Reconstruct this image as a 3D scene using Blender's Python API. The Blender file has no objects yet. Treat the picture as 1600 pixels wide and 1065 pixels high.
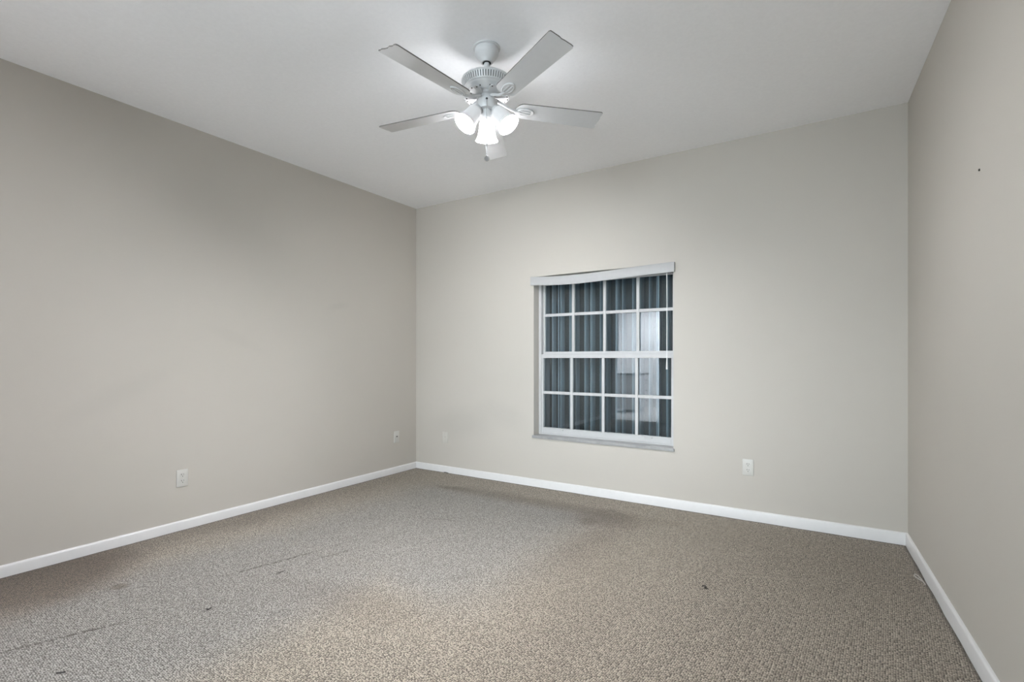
import bpy, bmesh, math, random
from mathutils import Vector, Matrix
random.seed(7)
C = bpy.context.scene
COL = C.collection
PI = math.pi
R = math.radians

# ------------------------------------------------------------------ camera, world, lights, exposure
cd = bpy.data.cameras.new('camera')
cam = bpy.data.objects.new('camera', cd); COL.objects.link(cam)
cam.location = (3.6894, -3.9175, 1.1573)
cam.rotation_euler = (PI / 2, 0, 0.5655)
cd.sensor_width = 36.0
cd.lens = 778.6622 / 1600 * 36
cd.shift_y = 27.06 / 1600
cd.clip_start = 0.02
C.camera = cam

wd = bpy.data.worlds.new('world'); C.world = wd; wd.use_nodes = True
wd.node_tree.nodes['Background'].inputs[0].default_value = (0.75, 0.85, 1.0, 1)
wd.node_tree.nodes['Background'].inputs[1].default_value = 0.02


def area(name, loc, rot, sx, sy, power, color=(1, 1, 1)):
    l = bpy.data.lights.new(name, 'AREA'); l.shape = 'RECTANGLE'; l.size = sx; l.size_y = sy
    l.energy = power; l.color = color
    o = bpy.data.objects.new(name, l); COL.objects.link(o); o.location = loc; o.rotation_euler = rot
    return o


SHADE_HOT, BULB_HOT = 24.0, 2600.0      # the brightest lamp of the fan: frosted shade, bulb
SHADE_DIM, BULB_DIM = 0.22, 2850.0      # its two other lamps
area('added_fill_far', (2.5, -9.5, 1.6), (R(90), 0, 0), 6.0, 4.0, 980, (0.97, 0.99, 1.02))             # added fill light, as daylight through the made-up glass door
area('bathroom_ceiling_lamp_light', (0.3, -6.7, 2.40), (0, 0, 0), 0.5, 0.5, 108, (0.975, 0.985, 1.02))

vs = C.view_settings
vs.view_transform = 'Standard'; vs.look = 'None'; vs.exposure = 0.55; vs.gamma = 1.0
vs.use_curve_mapping = False
C.cycles.use_denoising = True
C.cycles.max_bounces = 10
C.cycles.diffuse_bounces = 6
C.cycles.sample_clamp_indirect = 8

# ------------------------------------------------------------------ helpers
W, AL, H = 4.1058, 0.0419, 2.74       # room width at the back wall, splay of the right wall, ceiling height
YF = -4.9                             # front wall


def obj(name, bm, mat=None, parent=None, smooth=False, loc=None):
    me = bpy.data.meshes.new(name)
    bmesh.ops.recalc_face_normals(bm, faces=bm.faces[:])
    bm.to_mesh(me); bm.free()
    o = bpy.data.objects.new(name, me); COL.objects.link(o)
    if mat is not None:
        for m in (mat if isinstance(mat, (list, tuple)) else [mat]):
            me.materials.append(m)
    if smooth:
        for p in me.polygons: p.use_smooth = True
        me.set_sharp_from_angle(angle=R(35))
    if loc is not None: o.location = loc
    if parent is not None: o.parent = parent
    return o


def thing(name, label, cat, loc=(0, 0, 0), rot=(0, 0, 0), group=None):
    o = bpy.data.objects.new(name, None); COL.objects.link(o)
    o.location = loc; o.rotation_euler = rot; o.empty_display_size = 0.1
    return tag(o, label, cat, group)


def tag(o, label, cat, group=None):
    o['label'] = label; o['category'] = cat
    if group: o['group'] = group
    return o


def struct(o, label=None, cat=None):
    o['kind'] = 'structure'
    if label: o['label'] = label
    if cat: o['category'] = cat
    return o


def box(bm, x0, x1, y0, y1, z0, z1, bev=0.0, mi=0):
    vv = [bm.verts.new((x, y, z)) for x in (x0, x1) for y in (y0, y1) for z in (z0, z1)]
    idx = [(0, 1, 3, 2), (4, 6, 7, 5), (0, 4, 5, 1), (2, 3, 7, 6), (0, 2, 6, 4), (1, 5, 7, 3)]
    fs = [bm.faces.new([vv[i] for i in f]) for f in idx]
    for f in fs: f.material_index = mi
    if bev > 0:
        es = list({e for f in fs for e in f.edges})
        bmesh.ops.bevel(bm, geom=es, offset=bev, segments=2, affect='EDGES', profile=0.5)
    return fs


def lathe(bm, prof, n=48, M=None, mi=0, cap=True):
    rings = []
    for r, z in prof:
        if r < 1e-6:
            rings.append([bm.verts.new((0, 0, z))])
        else:
            rings.append([bm.verts.new((r * math.cos(2 * PI * k / n), r * math.sin(2 * PI * k / n), z)) for k in range(n)])
    for a, b in zip(rings, rings[1:]):
        for k in range(n):
            k2 = (k + 1) % n
            if len(a) == 1 and len(b) == 1: continue
            if len(a) == 1: f = bm.faces.new((a[0], b[k], b[k2]))
            elif len(b) == 1: f = bm.faces.new((a[k], b[0], a[k2]))
            else: f = bm.faces.new((a[k], b[k], b[k2], a[k2]))
            f.material_index = mi
    if cap:
        for rg in (rings[0], rings[-1]):
            if len(rg) > 1:
                bm.faces.new(rg).material_index = mi
    if M is not None:
        bmesh.ops.transform(bm, matrix=M, verts=[v for rg in rings for v in rg])


def tube(bm, pts, rad, n=10, mi=0):
    pts = [Vector(p) for p in pts]
    rads = rad if isinstance(rad, (list, tuple)) else [rad] * len(pts)
    rings = []; up = None
    for i, p in enumerate(pts):
        t = (pts[min(i + 1, len(pts) - 1)] - pts[max(i - 1, 0)]).normalized()
        if up is None:
            up = t.cross(Vector((0, 0, 1)))
            if up.length < 1e-3: up = Vector((1, 0, 0))
        up = (up - t * up.dot(t)).normalized(); w = t.cross(up)
        rings.append([bm.verts.new(p + (up * math.cos(2 * PI * k / n) + w * math.sin(2 * PI * k / n)) * rads[i]) for k in range(n)])
    for a, b in zip(rings, rings[1:]):
        for k in range(n):
            bm.faces.new((a[k], b[k], b[(k + 1) % n], a[(k + 1) % n])).material_index = mi
    bm.faces.new(rings[0]).material_index = mi; bm.faces.new(rings[-1]).material_index = mi


def prism(bm, poly, z0, z1, mi=0, bev=0):
    a = [bm.verts.new((x, y, z0)) for x, y in poly]; b = [bm.verts.new((x, y, z1)) for x, y in poly]
    n = len(poly)
    fs = [bm.faces.new(a[::-1]), bm.faces.new(b)]
    for k in range(n): fs.append(bm.faces.new((a[k], a[(k + 1) % n], b[(k + 1) % n], b[k])))
    for f in fs: f.material_index = mi
    if bev:
        es = list(fs[0].edges) + list(fs[1].edges)
        r = bmesh.ops.bevel(bm, geom=es, offset=bev, segments=2, affect='EDGES')


# ------------------------------------------------------------------ materials
def mat(name):
    m = bpy.data.materials.new(name); m.use_nodes = True
    nt = m.node_tree; b = nt.nodes['Principled BSDF']
    return m, nt, b


def plain(name, col, rough=0.5, metal=0.0, spec=0.5, bump=None):
    m, nt, b = mat(name)
    b.inputs['Base Color'].default_value = (*col, 1); b.inputs['Roughness'].default_value = rough
    b.inputs['Metallic'].default_value = metal; b.inputs['Specular IOR Level'].default_value = spec
    tc = nt.nodes.new('ShaderNodeTexCoord'); nz = nt.nodes.new('ShaderNodeTexNoise')
    nz.inputs['Scale'].default_value = bump[0] if bump else 40
    nt.links.new(tc.outputs['Object'], nz.inputs['Vector'])
    mx = nt.nodes.new('ShaderNodeMix'); mx.data_type = 'RGBA'
    mx.inputs[6].default_value = (*[c * 0.96 for c in col], 1); mx.inputs[7].default_value = (*[min(1, c * 1.03) for c in col], 1)
    nt.links.new(nz.outputs['Fac'], mx.inputs[0]); nt.links.new(mx.outputs[2], b.inputs['Base Color'])
    if bump:
        bp = nt.nodes.new('ShaderNodeBump'); bp.inputs['Strength'].default_value = bump[1]; bp.inputs['Distance'].default_value = bump[2]
        nt.links.new(nz.outputs['Fac'], bp.inputs['Height']); nt.links.new(bp.outputs[0], b.inputs['Normal'])
    return m


class N:
    """small node-graph helper on world (object) coordinates"""
    def __init__(s, nt):
        s.nt = nt; tc = nt.nodes.new('ShaderNodeTexCoord'); s.co = tc.outputs['Object']
        sp = nt.nodes.new('ShaderNodeSeparateXYZ'); nt.links.new(s.co, sp.inputs[0])
        s.x, s.y, s.z = sp.outputs

    def put(s, sock, v):
        if isinstance(v, (int, float)): sock.default_value = v
        elif isinstance(v, tuple): sock.default_value = v if len(v) == 4 or sock.type == 'VECTOR' else (*v, 1)
        else: s.nt.links.new(v, sock)

    def m(s, op, a, b=0.0, c=None, clamp=False):
        n = s.nt.nodes.new('ShaderNodeMath'); n.operation = op; n.use_clamp = clamp
        s.put(n.inputs[0], a); s.put(n.inputs[1], b)
        if c is not None: s.put(n.inputs[2], c)
        return n.outputs[0]

    def noise(s, scale, detail=3, rough=0.5, vec=None, dim='3D'):
        n = s.nt.nodes.new('ShaderNodeTexNoise'); n.noise_dimensions = dim
        n.inputs['Scale'].default_value = scale; n.inputs['Detail'].default_value = detail; n.inputs['Roughness'].default_value = rough
        s.nt.links.new(vec or s.co, n.inputs['Vector'])
        return n.outputs['Fac']

    def ss(s, v, a, b, lo=0.0, hi=1.0):
        n = s.nt.nodes.new('ShaderNodeMapRange'); n.interpolation_type = 'SMOOTHSTEP'
        s.put(n.inputs['Value'], v); n.inputs['From Min'].default_value = a; n.inputs['From Max'].default_value = b
        n.inputs['To Min'].default_value = lo; n.inputs['To Max'].default_value = hi
        return n.outputs[0]

    def mix(s, f, a, b, mode='MIX'):
        n = s.nt.nodes.new('ShaderNodeMix'); n.data_type = 'RGBA'; n.blend_type = mode
        s.put(n.inputs[0], f); s.put(n.inputs[6], a); s.put(n.inputs[7], b)
        return n.outputs[2]

    def ell(s, u, v, cu, cv, ru, rv, rot, warp, soft=0.5):
        """1 inside an ellipse in the (u, v) plane, soft wobbly edge"""
        ca, sa = math.cos(rot), math.sin(rot)
        du = s.m('SUBTRACT', u, cu); dv = s.m('SUBTRACT', v, cv)
        p = s.m('MULTIPLY', s.m('ADD', s.m('MULTIPLY', du, ca), s.m('MULTIPLY', dv, sa)), 1 / ru)
        q = s.m('MULTIPLY', s.m('ADD', s.m('MULTIPLY', du, -sa), s.m('MULTIPLY', dv, ca)), 1 / rv)
        d = s.m('SQRT', s.m('ADD', s.m('MULTIPLY', p, p), s.m('MULTIPLY', q, q)))
        d = s.m('ADD', d, warp)
        return s.ss(d, 1 - soft, 1 + soft, 1.0, 0.0)


def wall_material(name, col, smudges, axes):
    m, nt, b = mat(name); g = N(nt)
    u = {'x': g.x, 'y': g.y}[axes]; v = g.z
    big = g.noise(1.1, 3); fine = g.noise(220, 2)
    warp = g.m('MULTIPLY', g.m('SUBTRACT', g.noise(3.0, 4, 0.6), 0.5), 1.1)
    c = g.mix(big, tuple(k * 0.965 for k in col), tuple(k * 1.03 for k in col))
    for (cu, cv, ru, rv, rot, amt) in smudges:
        e = g.ell(u, v, cu, cv, ru, rv, rot, warp, 0.7)
        c = g.mix(g.m('MULTIPLY', e, amt), c, (0.30, 0.29, 0.27))
    nt.links.new(c, b.inputs['Base Color'])
    b.inputs['Roughness'].default_value = 0.62; b.inputs['Specular IOR Level'].default_value = 0.3
    bp = nt.nodes.new('ShaderNodeBump'); bp.inputs['Strength'].default_value = 0.12; bp.inputs['Distance'].default_value = 0.002
    h = g.m('ADD', g.m('MULTIPLY', fine, 0.4), g.noise(28, 3))
    nt.links.new(h, bp.inputs['Height']); nt.links.new(bp.outputs[0], b.inputs['Normal'])
    return m


WALL = (0.50, 0.468, 0.422)
M_back = wall_material('greige_paint_back', WALL, [(0.62, 0.52, 0.30, 0.13, 0.15, 0.16), (1.1, 0.62, 0.22, 0.10, -0.3, 0.12)], 'x')
M_left = wall_material('greige_paint_left', WALL, [(-1.0, 1.62, 0.10, 0.03, 0.2, 0.12), (-2.6, 0.95, 0.25, 0.06, 0.5, 0.10), (-1.9, 1.3, 0.2, 0.04, -0.4, 0.08)], 'y')
M_right = wall_material('greige_paint_right', WALL, [], 'y')
M_ceil = plain('ceiling_paint', (0.92, 0.92, 0.935), 0.8, bump=(60, 0.15, 0.003))
M_trim = plain('white_trim_paint', (0.70, 0.69, 0.685), 0.35, bump=(25, 0.08, 0.002))
M_vinyl = plain('white_window_frame', (0.49, 0.488, 0.488), 0.4)
M_valance = plain('white_vinyl_valance', (0.41, 0.406, 0.404), 0.5)
M_plate = plain('ivory_plate_plastic', (0.57, 0.555, 0.52), 0.35)
M_platepaint = plain('painted_over_plate', (0.53, 0.505, 0.462), 0.5)
M_dark = plain('dark_hole', (0.012, 0.012, 0.012), 0.7)
M_slot = plain('socket_slot', (0.05, 0.045, 0.04), 0.7)
M_fan = plain('white_fan_enamel', (0.62, 0.62, 0.625), 0.32)
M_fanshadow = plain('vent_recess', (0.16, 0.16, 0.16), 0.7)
M_blade = plain('white_blade_laminate', (0.62, 0.62, 0.625), 0.42)
M_bladeedge = plain('worn_blade_edge', (0.17, 0.16, 0.15), 0.7)
M_chain = plain('chrome_chain', (0.55, 0.55, 0.56), 0.25, metal=1.0)
M_shut = plain('shutter_dark_panel', (0.008, 0.011, 0.014), 0.55)
M_rib = plain('shutter_grey_rib', (0.25, 0.275, 0.295), 0.5)
M_strip = plain('shutter_pale_rod', (0.40, 0.43, 0.46), 0.4)
M_cord = plain('white_cord', (0.80, 0.80, 0.80), 0.6)
M_debris = plain('dark_lint', (0.035, 0.03, 0.028), 0.9)
M_thread = plain('pale_carpet_yarn', (0.45, 0.42, 0.38), 0.9)
M_tile = plain('bathroom_tile', (0.76, 0.75, 0.73), 0.3)
M_bathwall = plain('bathroom_paint', (0.80, 0.80, 0.80), 0.6)
M_white = plain('white_cabinet_paint', (0.82, 0.82, 0.83), 0.35)


def marble():
    m, nt, b = mat('grey_marble_sill'); g = N(nt)
    n1 = g.noise(9, 6, 0.65); n2 = g.noise(60, 3)
    c = g.mix(g.ss(n1, 0.35, 0.7), (0.32, 0.315, 0.31), (0.22, 0.22, 0.22))
    c = g.mix(g.m('MULTIPLY', n2, 0.5), c, (0.44, 0.435, 0.43))
    nt.links.new(c, b.inputs['Base Color']); b.inputs['Roughness'].default_value = 0.35
    return m


M_marble = marble()


def glass():
    m = bpy.data.materials.new('window_glass'); m.use_nodes = True; nt = m.node_tree
    nt.nodes.remove(nt.nodes['Principled BSDF'])
    out = nt.nodes['Material Output']
    tr = nt.nodes.new('ShaderNodeBsdfTransparent'); tr.inputs[0].default_value = (0.88, 0.94, 0.96, 1)
    gl = nt.nodes.new('ShaderNodeBsdfGlossy'); gl.inputs['Roughness'].default_value = 0.0; gl.inputs[0].default_value = (0.95, 0.97, 1.0, 1)
    fr = nt.nodes.new('ShaderNodeFresnel'); fr.inputs['IOR'].default_value = 1.52
    mm = nt.nodes.new('ShaderNodeMath'); mm.operation = 'MULTIPLY'; mm.inputs[1].default_value = 1.4; mm.use_clamp = True
    mx = nt.nodes.new('ShaderNodeMixShader')
    nt.links.new(fr.outputs[0], mm.inputs[0]); nt.links.new(mm.outputs[0], mx.inputs[0])
    nt.links.new(tr.outputs[0], mx.inputs[1]); nt.links.new(gl.outputs[0], mx.inputs[2]); nt.links.new(mx.outputs[0], out.inputs[0])
    return m


M_glass = glass()


def glow(name, col, strength, base=0.8):
    m, nt, b = mat(name)
    b.inputs['Base Color'].default_value = (base, base, base, 1); b.inputs['Roughness'].default_value = 0.4
    b.inputs['Emission Color'].default_value = (*col, 1); b.inputs['Emission Strength'].default_value = strength
    return m


M_shade = glow('lit_frosted_glass', (0.975, 0.985, 1.02), SHADE_HOT)
M_bulb = glow('lit_bulb', (0.975, 0.985, 1.02), BULB_HOT)
M_shade2 = glow('dimly_lit_frosted_glass', (0.975, 0.985, 1.02), SHADE_DIM, 0.5)
M_bulb2 = glow('left_bulb', (0.975, 0.985, 1.02), BULB_DIM * 1.5)
M_bulb3 = glow('right_bulb', (0.975, 0.985, 1.02), BULB_DIM * 0.57)


def carpet():
    m, nt, b = mat('berber_carpet'); g = N(nt)
    x, y = g.x, g.y
    # loop pile in rows
    mp = nt.nodes.new('ShaderNodeMapping'); mp.inputs['Scale'].default_value = (128, 150, 0); mp.inputs['Rotation'].default_value = (0, 0, R(4))
    nt.links.new(g.co, mp.inputs['Vector'])
    vo = nt.nodes.new('ShaderNodeTexVoronoi'); vo.voronoi_dimensions = '2D'; vo.feature = 'F1'
    vo.inputs['Scale'].default_value = 1.0; vo.inputs['Randomness'].default_value = 0.55
    nt.links.new(mp.outputs[0], vo.inputs['Vector'])
    dist = vo.outputs['Distance']; rc = vo.outputs['Color']
    sp = nt.nodes.new('ShaderNodeSeparateColor'); nt.links.new(rc, sp.inputs[0])
    rnd = sp.outputs[0]
    # wear and stains: shapes on the floor
    warp = g.m('MULTIPLY', g.m('SUBTRACT', g.noise(1.7, 5, 0.62), 0.5), 1.3)
    fw = g.m('MULTIPLY', g.m('SUBTRACT', g.noise(9, 4, 0.6), 0.5), 1.2)
    base = (0.365, 0.318, 0.258)
    worn = (0.292, 0.277, 0.255)
    c = base

    def rect(x0, x1, y0, y1, sx, sy, wv):
        xx = g.m('ADD', x, g.m('MULTIPLY', wv, 0.22)); yy = g.m('ADD', y, g.m('MULTIPLY', wv, 0.22))
        r = g.m('MULTIPLY', g.ss(xx, x0 - sx, x0 + sx), g.ss(xx, x1 - sx, x1 + sx, 1, 0))
        return g.m('MULTIPLY', r, g.m('MULTIPLY', g.ss(yy, y0 - sy, y0 + sy), g.ss(yy, y1 - sy, y1 + sy, 1, 0)))

    # paler, greyer pile where furniture stood
    pale = g.m('MAXIMUM', rect(0.55, 2.28, -2.12, -0.42, 0.30, 0.20, warp), rect(0.52, 1.74, -5.0, -1.9, 0.20, 0.2, warp))
    c = g.mix(g.m('MULTIPLY', pale, 0.92), c, worn)
    brown = (0.13, 0.098, 0.072)
    for (cx, cy, rx, ry, rot, soft, amt) in [(1.60, -0.42, 0.80, 0.10, 0.03, 0.8, 0.50), (0.86, -0.45, 0.16, 0.05, 0.1, 0.6, 0.45), (2.36, -0.50, 0.22, 0.17, 0.3, 0.7, 0.55),
                                            (2.42, -1.0, 0.10, 0.45, -0.1, 0.8, 0.22), (0.10, -3.15, 0.50, 0.55, -0.2, 0.45, 0.95), (0.05, -2.2, 0.24, 0.9, 0.0, 0.7, 0.40),
                                            (0.05, -0.9, 0.30, 0.8, 0.0, 0.8, 0.30), (1.75, -2.32, 0.40, 0.13, 0.1, 0.8, 0.25), (2.6, -1.5, 0.25, 0.9, 0.2, 0.8, 0.14),
                                            (3.9, -0.45, 0.6, 0.5, 0, 0.8, 0.22), (0.654, -2.849, 0.035, 0.03, 0, 0.5, 0.7), (2.25, -0.64, 0.05, 0.09, 0.4, 0.6, 0.45)]:
        wv = warp if max(rx, ry) > 0.1 else fw
        c = g.mix(g.m('MULTIPLY', g.ell(x, y, cx, cy, rx, ry, rot, wv, soft), amt), c, brown)
    # dark pulled rows in the pile
    dark = (0.07, 0.06, 0.05)
    def run(x0, y0, x1, y1, wdt, amt):
        nonlocal c
        L = math.hypot(x1 - x0, y1 - y0)
        e = g.ell(x, y, (x0 + x1) / 2, (y0 + y1) / 2, L / 2, wdt, math.atan2(y1 - y0, x1 - x0), g.m('MULTIPLY', fw, 0.8), 0.5)
        e = g.m('MULTIPLY', e, g.ss(g.noise(46, 3), 0.38, 0.55))
        c = g.mix(g.m('MULTIPLY', e, amt), c, dark)
    run(0.98, -2.50, 1.09, -2.04, 0.010, 1.0); run(0.94, -3.34, 1.08, -2.98, 0.010, 1.0); run(1.19, -2.12, 1.26, -1.86, 0.010, 0.6)
    run(1.25, -1.20, 1.42, -1.14, 0.012, 0.5); run(2.26, -0.30, 2.44, -0.37, 0.018, 0.5); run(0.78, -0.47, 0.9, -0.42, 0.014, 0.45)
    # dark gap along the edges of the room, painted into the carpet colour
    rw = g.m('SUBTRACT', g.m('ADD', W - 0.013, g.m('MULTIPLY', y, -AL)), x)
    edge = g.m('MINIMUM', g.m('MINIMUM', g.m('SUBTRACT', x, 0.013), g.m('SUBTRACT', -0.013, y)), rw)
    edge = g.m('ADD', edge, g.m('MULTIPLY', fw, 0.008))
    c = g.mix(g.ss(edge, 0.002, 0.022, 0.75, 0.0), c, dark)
    # loops
    lf = g.ss(dist, 0.30, 0.62, 0.0, 1.0)
    bright = g.m('ADD', 0.60, g.m('MULTIPLY', rnd, 0.90))
    cc = g.mix(1.0, c, g.m('MULTIPLY', bright, 1.0), 'MULTIPLY')
    sc = nt.nodes.new('ShaderNodeCombineColor')
    for k in range(3): nt.links.new(bright, sc.inputs[k])
    cc = g.mix(1.0, c, sc.outputs[0], 'MULTIPLY')
    cc = g.mix(g.m('MULTIPLY', lf, 0.92), cc, (0.045, 0.036, 0.027))
    tint = g.m('MULTIPLY', g.noise(35, 3), 0.35)
    cc = g.mix(g.m('MULTIPLY', tint, 0.5), cc, (0.22, 0.185, 0.155))
    nt.links.new(cc, b.inputs['Base Color'])
    b.inputs['Roughness'].default_value = 0.95; b.inputs['Specular IOR Level'].default_value = 0.1
    b.inputs['Sheen Weight'].default_value = 0.15; b.inputs['Sheen Roughness'].default_value = 0.5
    bp = nt.nodes.new('ShaderNodeBump'); bp.inputs['Strength'].default_value = 0.7; bp.inputs['Distance'].default_value = 0.004
    hh = g.m('SUBTRACT', g.m('MULTIPLY', rnd, 0.3), dist)
    nt.links.new(hh, bp.inputs['Height']); nt.links.new(bp.outputs[0], b.inputs['Normal'])
    return m


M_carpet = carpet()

# ------------------------------------------------------------------ room shell
WX0, WX1, WZ0, WZ1 = 1.437, 2.680, 0.438, 1.893     # window opening
TH = 0.20


def rx(y): return W - AL * y                         # right wall face


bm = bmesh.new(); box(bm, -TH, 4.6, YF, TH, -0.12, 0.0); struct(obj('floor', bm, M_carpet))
bm = bmesh.new(); box(bm, -TH, 4.6, YF - TH, TH, H, H + 0.15); struct(obj('ceiling', bm, M_ceil))
bm = bmesh.new()
box(bm, -TH, WX0, 0, TH, 0, H); box(bm, WX1, W + TH, 0, TH, 0, H)
box(bm, WX0, WX1, 0, TH, 0, WZ0); box(bm, WX0, WX1, 0, TH, WZ1, H)
bmesh.ops.remove_doubles(bm, verts=bm.verts[:], dist=1e-5)
struct(obj('wall_back', bm, M_back))
bm = bmesh.new(); box(bm, -TH, 0, YF - TH, 0, 0, H); struct(obj('wall_left', bm, M_left))
bm = bmesh.new()
vv = [(W, 0), (rx(YF - TH), YF - TH), (rx(YF - TH) + TH, YF - TH), (W + TH, 0)]
prism(bm, vv, 0, H); struct(obj('wall_right', bm, M_right))
# front wall, behind the camera: bathroom doorway and an added glass door for the fill light
DX0, DX1, DZ = 0.27, 1.10, 2.02
GX0, GX1, GZ = 1.55, 3.45, 2.4
bm = bmesh.new()
for a in [(0, DX0, 0, H), (DX0, DX1, DZ, H), (DX1, GX0, 0, H), (GX0, GX1, GZ, H), (GX1, rx(YF), 0, H)]:
    box(bm, a[0], a[1], YF - 0.12, YF, a[2], a[3])
struct(obj('wall_front', bm, M_right))


# baseboards: flat board with a rounded top, slightly buried in the pile
def baseboard(name, p0, p1, nrm, h0, h1):
    p0, p1, nrm = Vector((*p0, 0)), Vector((*p1, 0)), Vector((*nrm, 0)).normalized()
    bm = bmesh.new(); t = 0.013; n = 40; rings = []
    for i in range(n + 1):
        f = i / n; p = p0.lerp(p1, f); h = h0 + (h1 - h0) * f
        prof = [(0, 0.0), (t, 0.0), (t, h - 0.012), (t * 0.85, h - 0.005), (t * 0.5, h - 0.001), (0, h)]
        wob = 0.0012 * math.sin(i * 1.7) + 0.0008 * math.sin(i * 4.1)
        rings.append([bm.verts.new(p + nrm * (a + (wob if a > 0 else 0)) + Vector((0, 0, z))) for a, z in prof])
    for a, b in zip(rings, rings[1:]):
        for k in range(6): bm.faces.new((a[k], b[k], b[(k + 1) % 6], a[(k + 1) % 6]))
    bm.faces.new(rings[0]); bm.faces.new(rings[-1])
    struct(obj(name, bm, M_trim, smooth=True))


baseboard('baseboard_left', (0, YF), (0, 0), (1, 0), 0.064, 0.064)
baseboard('baseboard_back', (0, 0), (W, 0), (0, -1), 0.064, 0.077)
baseboard('baseboard_right', (W, 0), (rx(YF), YF), (-1, -AL), 0.077, 0.077)

# ------------------------------------------------------------------ window
win = bpy.data.objects.new('window_1', None); COL.objects.link(win); win.location = (WX0, 0, WZ0); struct(win)


def wpart(name, bm, m, parent=win, **k):
    bmesh.ops.translate(bm, verts=bm.verts[:], vec=(-WX0, 0, -WZ0))
    return obj(name, bm, m, parent, **k)


# marble sill with two little horns
bm = bmesh.new(); SZ = 0.463
poly = [(WX0 - 0.012, -0.014), (WX1 + 0.008, -0.014), (WX1 + 0.008, 0.0), (WX1 - 0.001, 0.0), (WX1 - 0.001, 0.10), (WX0 + 0.001, 0.10), (WX0 + 0.001, 0.0), (WX0 - 0.012, 0.0)]
prism(bm, poly, SZ - 0.024, SZ, bev=0.003)
sill = wpart('window_sill', bm, M_marble)
sill['label'] = 'grey marble window sill'
FX0, FX1 = WX0 + 0.001, WX1 - 0.001
# outer frame
bm = bmesh.new()
box(bm, FX0, FX0 + 0.026, 0.088, 0.165, SZ, WZ1, 0.002); box(bm, FX1 - 0.020, FX1, 0.088, 0.165, SZ, WZ1, 0.002)
box(bm, FX0 + 0.026, FX1 - 0.020, 0.088, 0.165, WZ1 - 0.035, WZ1, 0.002); box(bm, FX0 + 0.026, FX1 - 0.020, 0.092, 0.165, SZ, SZ + 0.014, 0.002)
wpart('window_frame', bm, M_vinyl)
SX0, SX1 = 1.466, 2.658
MU = [1.768, 2.064, 2.357]


def sash(name, y0, y1, z0, z1, bot, top, hz, st):
    bm = bmesh.new()
    box(bm, SX0, SX0 + st, y0, y1, z0, z1, 0.002); box(bm, SX1 - st, SX1, y0, y1, z0, z1, 0.002)
    box(bm, SX0 + st, SX1 - st, y0, y1, z0, z0 + bot, 0.002); box(bm, SX0 + st, SX1 - st, y0, y1, z1 - top, z1, 0.002)
    ym = (y0 + y1) / 2
    sh = wpart(name, bm, M_vinyl)
    bm = bmesh.new()
    for mx_ in MU: box(bm, mx_ - 0.0125, mx_ + 0.0125, ym - 0.011, ym + 0.007, z0 + bot, z1 - top, 0.002)
    e = [SX0 + st] + sum([[m_ - 0.0125, m_ + 0.0125] for m_ in MU], []) + [SX1 - st]
    for k in range(0, 8, 2): box(bm, e[k], e[k + 1], ym - 0.0105, ym + 0.0065, hz - 0.0125, hz + 0.0125, 0.002)
    wpart('muntin_grid', bm, M_vinyl, sh)
    bm = bmesh.new(); box(bm, SX0 + st - 0.003, SX1 - st + 0.003, ym + 0.0072, ym + 0.0112, z0 + bot - 0.003, z1 - top + 0.003)
    wpart('pane', bm, M_glass, sh)
    return sh


low = sash('lower_sash', 0.090, 0.118, SZ + 0.0145, 1.195, 0.050, 0.035, 0.845, 0.019)
sash('upper_sash', 0.124, 0.150, 1.178, WZ1 - 0.036, 0.040, 0.028, 1.552, 0.016)
# raised lip on the meeting rail and on the bottom rail
bm = bmesh.new(); box(bm, SX0, SX1, 0.084, 0.0898, 1.160, 1.168, 0.0015); box(bm, SX0, SX1, 0.086, 0.0898, SZ + 0.058, SZ + 0.0645, 0.0015)
wpart('rail_lip', bm, M_vinyl, low)
for lx in (1.655, 2.455):
    bm = bmesh.new(); prism(bm, [(lx - 0.03, 0.082), (lx + 0.03, 0.082), (lx + 0.035, 0.0899), (lx - 0.035, 0.0899)], SZ + 0.046, SZ + 0.056, bev=0.0015)
    wpart('sash_latch', bm, M_vinyl, low)

# valance: sags between its ends
bm = bmesh.new(); n = 40; rings = []
for i in range(n + 1):
    f = i / n; x = 1.415 + (2.692 - 1.415) * f
    s = math.sin(PI * min(1, f * 1.0)) ** 1.0
    sag = 0.020 * s + 0.006 * math.sin(2 * PI * f)
    tw = 0.006 * s
    z1 = 1.893 + 0.006 * f - sag; z0 = z1 - 0.077
    yb = -0.022 - tw
    prof = [(yb, z1), (yb + 0.005, z1), (yb + 0.005, z0 + 0.004), (yb + 0.004, z0), (yb - 0.001, z0), (yb - 0.003, z0 + 0.006), (yb - 0.003, z1 - 0.006)]
    rings.append([bm.verts.new((x, a, z)) for a, z in prof])
for a, b in zip(rings, rings[1:]):
    for k in range(7): bm.faces.new((a[k], b[k], b[(k + 1) % 7], a[(k + 1) % 7]))
bm.faces.new(rings[0]); bm.faces.new(rings[-1])
vo = thing('window_valance', 'white sagging vinyl blind valance across the top of the window', 'valance', (1.415, 0, 1.82))
def vpart(name, bm, m, **k):
    bmesh.ops.translate(bm, verts=bm.verts[:], vec=(-1.415, 0, -1.82)); return obj(name, bm, m, vo, **k)
vpart('face_board', bm, M_valance, smooth=True)
for sx in (1.415, 2.689):
    zt = 1.893 if sx < 2 else 1.899
    bm = bmesh.new(); box(bm, sx, sx + 0.003, -0.0175, -0.0005, zt - 0.076, zt - 0.001, 0.0008)
    vpart('end_return', bm, M_valance)
# headrail set in the opening behind the valance
bm = bmesh.new(); box(bm, WX0 + 0.006, WX1 - 0.006, 0.012, 0.050, 1.825, 1.862, 0.003); vpart('headrail', bm, M_valance)

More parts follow.
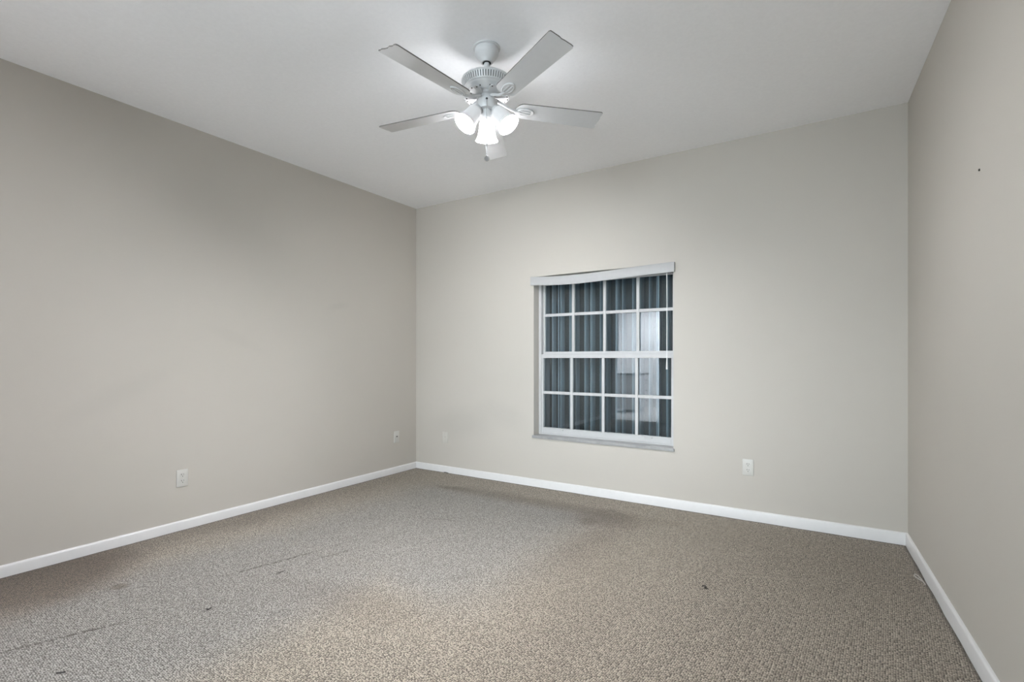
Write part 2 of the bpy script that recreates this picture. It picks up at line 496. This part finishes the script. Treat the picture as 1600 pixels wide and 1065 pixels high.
# pull cord with tassel
cx_, cy_ = 2.628, 0.006
co = thing('blind_cord', 'thin white blind cord with tassel hanging at the right of the window', 'cord', (cx_, cy_, 1.07))
bm = bmesh.new(); tube(bm, [(0, 0, 0.755), (0.001, 0, 0.5), (0, 0, 0.2), (0.001, 0, 0.05)], 0.0032, 8); obj('string', bm, M_cord, co, True)
bm = bmesh.new(); lathe(bm, [(0.0, 0.075), (0.004, 0.073), (0.0055, 0.05), (0.0075, 0.008), (0.006, 0.0), (0, 0.0)], 16); obj('tassel', bm, M_cord, co, True)

# storm shutter outside the glass
shut = thing('storm_shutter', 'dark ribbed storm shutter closed outside the window glass', 'shutter', (2.06, 0.215, 0.30))
def spart(name, bm, m, **k):
    bmesh.ops.translate(bm, verts=bm.verts[:], vec=(-2.06, -0.215, -0.30)); return obj(name, bm, m, shut, **k)
SB, ST = 0.30, 2.05
bm = bmesh.new(); box(bm, 1.15, 2.95, 0.262, 0.268, SB, ST); spart('panel', bm, M_shut)
ribs = [1.30, 1.37, 1.440, 1.515, 1.6006, 1.695, 1.7558, 1.8438, 1.9025, 1.9904, 2.053, 2.1378, 2.1953, 2.2855, 2.3493, 2.4279, 2.4919, 2.575, 2.635, 2.72, 2.78, 2.86]
for i, x in enumerate(ribs):
    bm = bmesh.new(); w = 0.0145 + 0.003 * ((i * 7) % 3); n = 9; dp = 0.052
    pts = [(x - w, 0.2618)] + [(x - w * math.cos(PI * k / n) * 0.8, 0.2618 - dp * math.sin(PI * k / n) ** 0.8) for k in range(1, n)] + [(x + w, 0.2618)]
    prism(bm, pts, SB, ST); spart('rib', bm, M_rib, smooth=True)
for x in (1.584, 2.5076):
    bm = bmesh.new(); box(bm, x - 0.004, x + 0.004, 0.203, 0.2085, SB, ST, 0.001); spart('guide_rod', bm, M_strip)

# ------------------------------------------------------------------ wall plates


def plate(name, label, M, wpl, hpl, duplex, m):
    t = thing(name, label, 'outlet' if duplex else 'wall plate'); t.matrix_world = M
    bm = bmesh.new()
    box(bm, -wpl / 2, wpl / 2, -0.0065, 0.0, -hpl / 2, hpl / 2, 0.003); obj('cover_plate', bm, m, t, True)
    if duplex:
        for s in (-1, 1):
            bm = bmesh.new()
            poly = [(0.017 * math.cos(a), max(-0.0145, min(0.0145, 0.0185 * math.sin(a)))) for a in [2 * PI * k / 24 for k in range(24)]]
            prism(bm, poly, 0.0, 0.002)
            bmesh.ops.transform(bm, matrix=Matrix.Translation((0, -0.0066, s * 0.0205)) @ Matrix.Rotation(R(90), 4, 'X'), verts=bm.verts[:])
            so = obj('socket', bm, m, t)
            bm = bmesh.new(); z = s * 0.0205
            box(bm, -0.0080, -0.0052, -0.0092, -0.0087, z + 0.000, z + 0.0095); box(bm, 0.0050, 0.0074, -0.0092, -0.0087, z + 0.001, z + 0.0085)
            lathe(bm, [(0.0028, 0), (0.0028, 0.0005)], 12, Matrix.Translation((0, -0.0087, z - 0.0075)) @ Matrix.Rotation(R(90), 4, 'X'))
            obj('slots', bm, M_slot, so)
        bm = bmesh.new(); lathe(bm, [(0.0032, 0), (0.0028, 0.0012)], 12, Matrix.Translation((0, -0.0066, 0)) @ Matrix.Rotation(R(90), 4, 'X')); obj('screw', bm, m, t)
    else:
        for s in (-1, 1):
            bm = bmesh.new(); lathe(bm, [(0.0032, 0), (0.0028, 0.0012)], 12, Matrix.Translation((0, -0.0066, s * 0.042)) @ Matrix.Rotation(R(90), 4, 'X')); obj('screw', bm, m, t)
        bm = bmesh.new(); lathe(bm, [(0.0065, 0), (0.0065, 0.002), (0.0045, 0.004), (0.0045, 0.008)], 12, Matrix.Translation((0, -0.0066, 0.004)) @ Matrix.Rotation(R(90), 4, 'X')); obj('jack', bm, M_slot if m is M_plate else m, t)
    return t


ML = lambda y, z: Matrix.Translation((0, y, z)) @ Matrix.Rotation(R(90), 4, 'Z')
MB = lambda x, z: Matrix.Translation((x, 0, z))
plate('wall_outlet', 'ivory duplex wall outlet low on the left wall', ML(-2.268, 0.349), 0.071, 0.116, True, M_plate)
plate('wall_plate', 'small ivory plate with one dark jack on the left wall near the corner', ML(-0.288, 0.364), 0.070, 0.115, False, M_plate)
plate('wall_plate', 'painted over plate on the back wall between corner and window', MB(0.401, 0.354), 0.070, 0.112, False, M_platepaint)
plate('wall_outlet', 'ivory duplex wall outlet on the back wall right of the window', MB(3.205, 0.378), 0.073, 0.116, True, M_plate)

# nail in the right wall
bm = bmesh.new(); lathe(bm, [(0.0045, 0), (0.0045, 0.003), (0.003, 0.004), (0, 0.004)], 12)
nl = obj('nail', bm, M_debris)
nl.matrix_world = Matrix.Translation((rx(-1.42), -1.42, 1.858)) @ Matrix.Rotation(R(-90), 4, 'Y')
tag(nl, 'tiny dark nail head high on the bare right wall', 'nail')

# ------------------------------------------------------------------ lint and threads on the carpet
def thread(name, label, pts, r, m, cat='lint'):
    bm = bmesh.new(); P = [Vector(p) for p in pts]; Q = []
    for i in range(len(P) - 1):
        p0, p1, p2, p3 = P[max(i - 1, 0)], P[i], P[i + 1], P[min(i + 2, len(P) - 1)]
        for k in range(5):
            t = k / 5
            Q.append(0.5 * ((2 * p1) + (p2 - p0) * t + (2 * p0 - 5 * p1 + 4 * p2 - p3) * t * t + (-p0 + 3 * p1 - 3 * p2 + p3) * t ** 3))
    Q.append(P[-1]); tube(bm, Q, r, 7)
    tag(obj(name, bm, m, None, True), label, cat)


def fl(x, y, z=0.003): return (x, y, z)


thread('lint_curl', 'black curl of lint on the carpet below the right outlet', [fl(3.150, -1.270), fl(3.153, -1.259), fl(3.162, -1.258), fl(3.170, -1.268), fl(3.163, -1.280), fl(3.172, -1.288, .005), fl(3.180, -1.281)], 0.0024, M_debris)
thread('lint_curl', 'dark looped thread on the carpet left of centre', [fl(1.19, -2.345), fl(1.20, -2.325), fl(1.190, -2.312), fl(1.182, -2.328), fl(1.192, -2.300), fl(1.189, -2.288)], 0.0013, M_debris, 'thread')
thread('lint_speck', 'dark speck on the carpet between camera and left outlet', [fl(1.268, -2.735), fl(1.276, -2.729), fl(1.284, -2.735), fl(1.276, -2.715)], 0.0025, M_debris)
thread('lint_speck', 'small dark speck at the near left of the carpet', [fl(1.300, -3.27), fl(1.308, -3.258), fl(1.316, -3.25)], 0.0028, M_debris)
thread('lint_speck', 'dark lint against the back baseboard near the left corner', [fl(0.40, -0.022), fl(0.425, -0.025, .006), fl(0.445, -0.022), fl(0.46, -0.026)], 0.003, M_debris)
ry = -0.55
thread('carpet_thread', 'pale frayed yarn lying by the right baseboard', [fl(rx(-.62) - 0.03, -0.60), fl(rx(-.62) - 0.055, -0.555, .006), fl(rx(-.62) - 0.05, -0.52, .007), fl(rx(-.62) - 0.035, -0.56, .006), fl(rx(-.62) - 0.024, -0.64)], 0.0032, M_thread, 'thread')

# ------------------------------------------------------------------ ceiling fan
FX, FY = 2.2169, -1.8378
fan = thing('ceiling_fan', 'white five-blade ceiling fan with three lit glass shades', 'ceiling fan', (FX, FY, H))
Z = lambda z: z - H                    # absolute height -> fan space
CAMA = math.atan2(cam.location.y - FY, cam.location.x - FX)

bm = bmesh.new()
lathe(bm, [(0.0, Z(H)), (0.069, Z(H)), (0.069, Z(2.736)), (0.0655, Z(2.7335)), (0.0600, Z(2.7330)), (0.0610, Z(2.722)), (0.0605, Z(2.708)), (0.0575, Z(2.702)), (0.050, Z(2.692)), (0.038, Z(2.680)),
           (0.031, Z(2.669)), (0.029, Z(2.664)), (0.022, Z(2.664)), (0.022, Z(2.676)), (0, Z(2.676))], 56, cap=False)
can = obj('canopy', bm, M_fan, fan, True)
bm = bmesh.new(); lathe(bm, [(0.0218, Z(2.672)), (0.0218, Z(2.6635)), (0.0140, Z(2.6635))], 32); obj('hanger_opening', bm, M_dark, can)
bm = bmesh.new()
lathe(bm, [(0.0, Z(2.662)), (0.013, Z(2.662)), (0.0165, Z(2.652)), (0.0155, Z(2.645)), (0.011, Z(2.640)), (0.011, Z(2.606)), (0.020, Z(2.604)), (0.022, Z(2.592)), (0.0, Z(2.592))], 32)
obj('downrod', bm, M_fan, fan, True)
bm = bmesh.new()
lathe(bm, [(0, Z(2.592)), (0.045, Z(2.592)), (0.085, Z(2.588)), (0.115, Z(2.580)), (0.127, Z(2.572)), (0.1295, Z(2.565)), (0.1245, Z(2.562)), (0.1145, Z(2.536)), (0.1165, Z(2.534)),
           (0.1150, Z(2.531)), (0.107, Z(2.528)), (0.105, Z(2.525)), (0.100, Z(2.523)), (0.084, Z(2.514)), (0.070, Z(2.507)), (0.060, Z(2.503)), (0.0, Z(2.503))], 72)
mot = obj('motor_housing', bm, M_fan, fan, True)
# vents: dark recessed band with upright ribs, plus screws
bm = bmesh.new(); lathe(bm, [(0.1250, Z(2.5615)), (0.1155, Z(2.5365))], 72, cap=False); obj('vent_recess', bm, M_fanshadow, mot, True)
bm = bmesh.new()
for k in range(60):
    a = 2 * PI * k / 60
    Mx = Matrix.Rotation(a, 4, 'Z')
    vs_ = [Mx @ Vector((r_, t_, z_)) for r_, z_ in ((0.1278, Z(2.5625)), (0.1172, Z(2.5352)), (0.113, Z(2.536)), (0.1235, Z(2.5625))) for t_ in (-0.0036, 0.0036)]
    v = [bm.verts.new(p) for p in vs_]
    for f in ((0, 1, 3, 2), (2, 3, 5, 4), (4, 5, 7, 6), (6, 7, 1, 0), (0, 2, 4, 6), (1, 7, 5, 3)): bm.faces.new([v[i] for i in f])
obj('vent_ribs', bm, M_fan, mot)
for k in range(10):
    a = 2 * PI * (k + 0.5) / 10 + 0.82; r_ = 0.0800; z_ = Z(2.5116)
    bm = bmesh.new(); lathe(bm, [(0.0035, 0), (0.0035, 0.0015)], 10, Matrix.Translation((r_ * math.cos(a), r_ * math.sin(a), z_)) @ Matrix.Rotation(a, 4, 'Z') @ Matrix.Rotation(R(145), 4, 'Y'))
    obj('screw', bm, M_slot, mot)
bm = bmesh.new(); lathe(bm, [(0.0, Z(2.5028)), (0.052, Z(2.5028)), (0.054, Z(2.494)), (0.040, Z(2.490)), (0.040, Z(2.474)), (0.0, Z(2.474))], 48); obj('flywheel', bm, M_fan, fan, True)

# blades: one at the first angle, the rest are copies
ZB = 2.441
tilt = Matrix.Rotation(-0.0225, 4, 'Y') @ Matrix.Rotation(-0.0126, 4, 'X')
PITCH = -0.205


def blade_mats(k):
    a = 0.822 + k * 2 * PI / 5
    return Matrix.Translation((0, 0, Z(ZB))) @ tilt @ Matrix.Rotation(a, 4, 'Z')


def make_blade(k):
    bm = bmesh.new()
    pts = []
    r0, r1, w0, w1 = 0.150, 0.618, 0.052, 0.0632
    for i in range(13):                      # rounded root
        t = PI / 2 + PI * i / 12
        pts.append((r0 + 0.042 + 0.042 * math.cos(t), w0 * math.sin(t)))
    rr = random.Random(k)
    # lower long edge, chipped square tip, upper edge
    pts.append((r1 - 0.010, -w1)); pts.append((r1 - 0.002, -w1 + 0.004))
    for q in range(1, 8):
        pts.append((r1 - (rr.uniform(0.001, 0.006) if rr.random() < 0.4 else rr.uniform(0.0, 0.001)), -w1 + 2 * w1 * (q + rr.uniform(-0.3, 0.3)) / 8))
    pts.append((r1 - 0.002, w1 - 0.004)); pts.append((r1 - 0.010, w1))
    th = 0.0055
    prism(bm, pts, -th / 2, th / 2)
    for f in bm.faces:
        if abs(f.normal.z) < 0.5 or f.calc_area() < 1e-3: f.material_index = 0
    bm.normal_update()
    for f in bm.faces:
        if abs(f.normal.z) < 0.5: f.material_index = 1
    o = obj('blade', bm, [M_blade, M_bladeedge], fan)
    o.matrix_local = blade_mats(k) @ Matrix.Rotation(PITCH, 4, 'X')
    # bracket: oval medallion with two slots under the blade, arm, screw plate under the motor
    P = Matrix.Rotation(-PITCH, 4, 'X')
    bm = bmesh.new()
    c_, a_, b_ = 0.205, 0.046, 0.027
    lathe(bm, [(0, 0), (1.0, 0), (1.0, -0.003), (0.92, -0.006), (0.80, -0.006), (0.74, -0.0042), (0, -0.0042)], 40, Matrix.Translation((c_, 0, -th / 2 - 0.0002)) @ Matrix.Diagonal((a_, b_, 1, 1)))
    for s in (-1, 1): box(bm, c_ - 0.030, c_ + 0.026, s * 0.0075 - 0.0035, s * 0.0075 + 0.0035, -th / 2 - 0.0075, -th / 2 - 0.004, 0.0012)
    tube(bm, [P @ Vector((0.050, 0, 0.037)), P @ Vector((0.085, 0, 0.022)), P @ Vector((0.120, 0, 0.004)), Vector((0.150, 0, -0.006)), Vector((0.175, 0, -0.007))], [0.009, 0.0075, 0.007, 0.007, 0.0065], 12)
    n0 = len(bm.verts)
    br = obj('blade_bracket', bm, M_fan, o, True)
    # screw plate
    bm = bmesh.new()
    pp = [(0.045, -0.018), (0.080, -0.032), (0.100, -0.037), (0.114, -0.028), (0.110, -0.014), (0.121, 0.0), (0.110, 0.014), (0.114, 0.028), (0.100, 0.037), (0.080, 0.032), (0.045, 0.018)]
    prism(bm, pp, 0.0500, 0.0545, bev=0.0012)
    bmesh.ops.transform(bm, matrix=P, verts=bm.verts[:])
    obj('screw_plate', bm, M_fan, br, True)
    for (sx, sy) in ((0.101, -0.026), (0.109, 0.0), (0.101, 0.026)):
        bm = bmesh.new(); lathe(bm, [(0.0042, 0.0485), (0.0042, 0.0500)], 10, P @ Matrix.Translation((sx, sy, 0))); obj('screw', bm, M_slot, o)


for k in range(5): make_blade(k)

# light kit
bm = bmesh.new()
lathe(bm, [(0, Z(2.474)), (0.042, Z(2.474)), (0.0530, Z(2.468)), (0.0550, Z(2.445)), (0.0550, Z(2.428)), (0.051, Z(2.420)), (0.032, Z(2.417)), (0.0, Z(2.417))], 48)
sw = obj('switch_housing', bm, M_fan, fan, True)
bm = bmesh.new(); lathe(bm, [(0.0055, 0), (0.0055, 0.001)], 14, Matrix.Translation((0.0549 * math.cos(CAMA), 0.0549 * math.sin(CAMA), Z(2.455))) @ Matrix.Rotation(CAMA, 4, 'Z') @ Matrix.Rotation(R(90), 4, 'Y'))
obj('switch_hole', bm, M_dark, sw)
bm = bmesh.new(); lathe(bm, [(0, Z(2.4168)), (0.031, Z(2.4168)), (0.031, Z(2.388)), (0.027, Z(2.380)), (0.012, Z(2.374)), (0.0, Z(2.373))], 40)
obj('light_fitter', bm, M_fan, fan, True)
TS = R(37)
for k in range(3):
    a = CAMA + PI + k * 2 * PI / 3
    d = Vector((math.cos(a) * math.sin(TS), math.sin(a) * math.sin(TS), -math.cos(TS)))
    p0 = Vector((0.059 * math.cos(a), 0.059 * math.sin(a), Z(2.409)))
    Mx = Matrix.Translation(p0) @ d.to_track_quat('Z', 'Y').to_matrix().to_4x4()
    bm = bmesh.new()
    out = [(0.026, 0.0), (0.033, 0.006), (0.037, 0.018), (0.0395, 0.04), (0.042, 0.062), (0.0465, 0.082), (0.053, 0.098), (0.0595, 0.110)]
    inn = [(r - 0.003, z) for r, z in out][::-1]
    lathe(bm, out + inn, 40, Mx, cap=False)
    sh = obj('lamp_shade', bm, M_shade if k == 0 else M_shade2, fan, True)
    bm = bmesh.new(); lathe(bm, [(0, -0.020), (0.018, -0.020), (0.024, -0.012), (0.028, -0.001), (0.028, 0.003), (0.0, 0.003)], 28, Mx); obj('shade_holder', bm, M_fan, sh, True)
    bm = bmesh.new(); lathe(bm, [(0, 0.0035), (0.012, 0.0035), (0.014, 0.03), (0.022, 0.049), (0.026, 0.065), (0.022, 0.081), (0.012, 0.089), (0, 0.092)], 20, Mx); obj('bulb', bm, (M_bulb, M_bulb2, M_bulb3)[k], sh, True)
    bm = bmesh.new(); q = Mx @ Vector((0, 0, -0.012)); tube(bm, [(0.028 * math.cos(a), 0.028 * math.sin(a), Z(2.403)), (0.045 * math.cos(a), 0.045 * math.sin(a), Z(2.413)), q], [0.008, 0.008, 0.009], 12); obj('lamp_arm', bm, M_fan, fan, True)

# pull chain
px_, py_ = 0.0600 * math.cos(CAMA), 0.0600 * math.sin(CAMA)
bm = bmesh.new()
tube(bm, [(px_ * 0.92, py_ * 0.92, Z(2.455)), (px_, py_, Z(2.452)), (px_, py_, Z(2.44)), (px_, py_, Z(2.3)), (px_, py_, Z(2.165))], 0.0013, 8)
for z in [2.44 - 0.006 * i for i in range(46)]:
    bmesh.ops.create_icosphere(bm, subdivisions=1, radius=0.0020, matrix=Matrix.Translation((px_, py_, Z(z))))
pc = obj('pull_chain', bm, M_chain, fan, True)
bm = bmesh.new(); lathe(bm, [(0, 0.010), (0.003, 0.009), (0.0038, 0), (0.003, -0.009), (0, -0.010)], 14, Matrix.Translation((px_, py_, Z(2.222)))); obj('chain_coupling', bm, M_chain, pc, True)
bm = bmesh.new()
MR = Matrix.Translation((px_, py_, Z(2.153))) @ Matrix.Rotation(CAMA, 4, 'Z') @ Matrix.Rotation(R(90), 4, 'Y')
lathe(bm, [(0.0125, -0.002), (0.0135, 0), (0.0125, 0.002), (0.0100, 0.002), (0.0092, 0), (0.0100, -0.002), (0.0125, -0.002)], 28, MR, cap=False)
lathe(bm, [(0, -0.001), (0.0095, -0.001), (0.0095, 0.001), (0, 0.001)], 24, MR)
obj('pull_medallion', bm, M_chain, pc, True)

# ------------------------------------------------------------------ bathroom seen in the glass, and the added glass door
d1 = bpy.data.objects.new('door_1', None); COL.objects.link(d1); d1.location = (DX0, YF, 0); struct(d1)
bm = bmesh.new()
for a in [(DX0 - 0.055, DX0 - 0.0, 0, DZ + 0.055), (DX1, DX1 + 0.055, 0, DZ + 0.055), (DX0, DX1, DZ, DZ + 0.055)]:
    box(bm, a[0] - DX0, a[1] - DX0, 0.0005, 0.014, a[2], a[3], 0.002)
obj('door_casing', bm, M_trim, d1)
bm = bmesh.new(); box(bm, DX1 - 0.045 - DX0, DX1 - 0.008 - DX0, -0.94, -0.14, 0.012, 2.0, 0.002); lf = obj('door_leaf', bm, M_white, d1)
bm = bmesh.new()
for z0, z1 in ((0.2, 0.9), (1.05, 1.85)):
    box(bm, DX1 - 0.049 - DX0, DX1 - 0.0452 - DX0, -0.84, -0.24, z0, z1, 0.0015)
obj('door_panel', bm, M_white, lf)
BX0, BX1, BY = -0.9, 1.38, -7.6
bm = bmesh.new(); box(bm, BX0, BX1, BY, YF - 0.0005, -0.12, 0.0); struct(obj('floor_bathroom', bm, M_tile))
bm = bmesh.new(); box(bm, BX0, BX1, BY, YF - 0.2005, 2.45, 2.5); struct(obj('ceiling_bathroom', bm, M_ceil))
bm = bmesh.new(); box(bm, BX0 - 0.1, BX1 + 0.1, BY - 0.1, BY, 0, 2.5); struct(obj('wall_bathroom_far', bm, M_bathwall))
bm = bmesh.new(); box(bm, BX0 - 0.1, BX0, BY, YF - 0.2, 0, 2.5); struct(obj('wall_bathroom_left', bm, M_bathwall))
bm = bmesh.new(); box(bm, BX1, BX1 + 0.1, BY, YF - 0.2, 0, 2.5); struct(obj('wall_bathroom_right', bm, M_bathwall))
van = thing('bathroom_vanity', 'white bathroom vanity seen only as a reflection in the window glass', 'vanity', (0.0, -6.6, 0))
bm = bmesh.new(); box(bm, -0.25, 0.25, -0.45, 0.45, 0.08, 0.80, 0.004); obj('cabinet_body', bm, M_white, van)
bm = bmesh.new(); box(bm, -0.27, 0.27, -0.47, 0.47, 0.8005, 0.835, 0.004); obj('countertop', bm, M_marble, van)
for i in range(3):
    bm = bmesh.new(); box(bm, 0.2505, 0.266, -0.43, 0.0, 0.12 + i * 0.225, 0.32 + i * 0.225, 0.003); dr = obj('drawer', bm, M_white, van)
    bm = bmesh.new(); lathe(bm, [(0.006, 0), (0.012, 0.012), (0.010, 0.018), (0, 0.02)], 12, Matrix.Translation((0.266, -0.21, 0.22 + i * 0.225)) @ Matrix.Rotation(R(90), 4, 'Y')); obj('knob', bm, M_slot, dr)
bm = bmesh.new(); box(bm, 0.2505, 0.266, 0.02, 0.43, 0.12, 0.77, 0.003); obj('cabinet_door', bm, M_white, van)
# invented glass door, unseen behind the camera, added to let in fill light
d2 = bpy.data.objects.new('added_glass_door', None); COL.objects.link(d2); d2.location = (GX0, YF, 0); struct(d2)
bm = bmesh.new(); wg = GX1 - GX0
for a in [(0, 0.05, 0, GZ), (wg - 0.05, wg, 0, GZ), (0.05, wg - 0.05, 0, 0.05), (0.05, wg - 0.05, GZ - 0.05, GZ), (wg / 2 - 0.04, wg / 2 + 0.04, 0.05, GZ - 0.05)]:
    box(bm, a[0], a[1], -0.09, -0.03, a[2] + 0.001, a[3] - 0.001, 0.002)
obj('added_door_frame', bm, M_vinyl, d2)
for s in (0, 1):
    bm = bmesh.new(); x0 = 0.05 if s == 0 else wg / 2 + 0.04; box(bm, x0, x0 + wg / 2 - 0.09, -0.063, -0.057, 0.05, GZ - 0.05); obj('pane', bm, M_glass, d2)
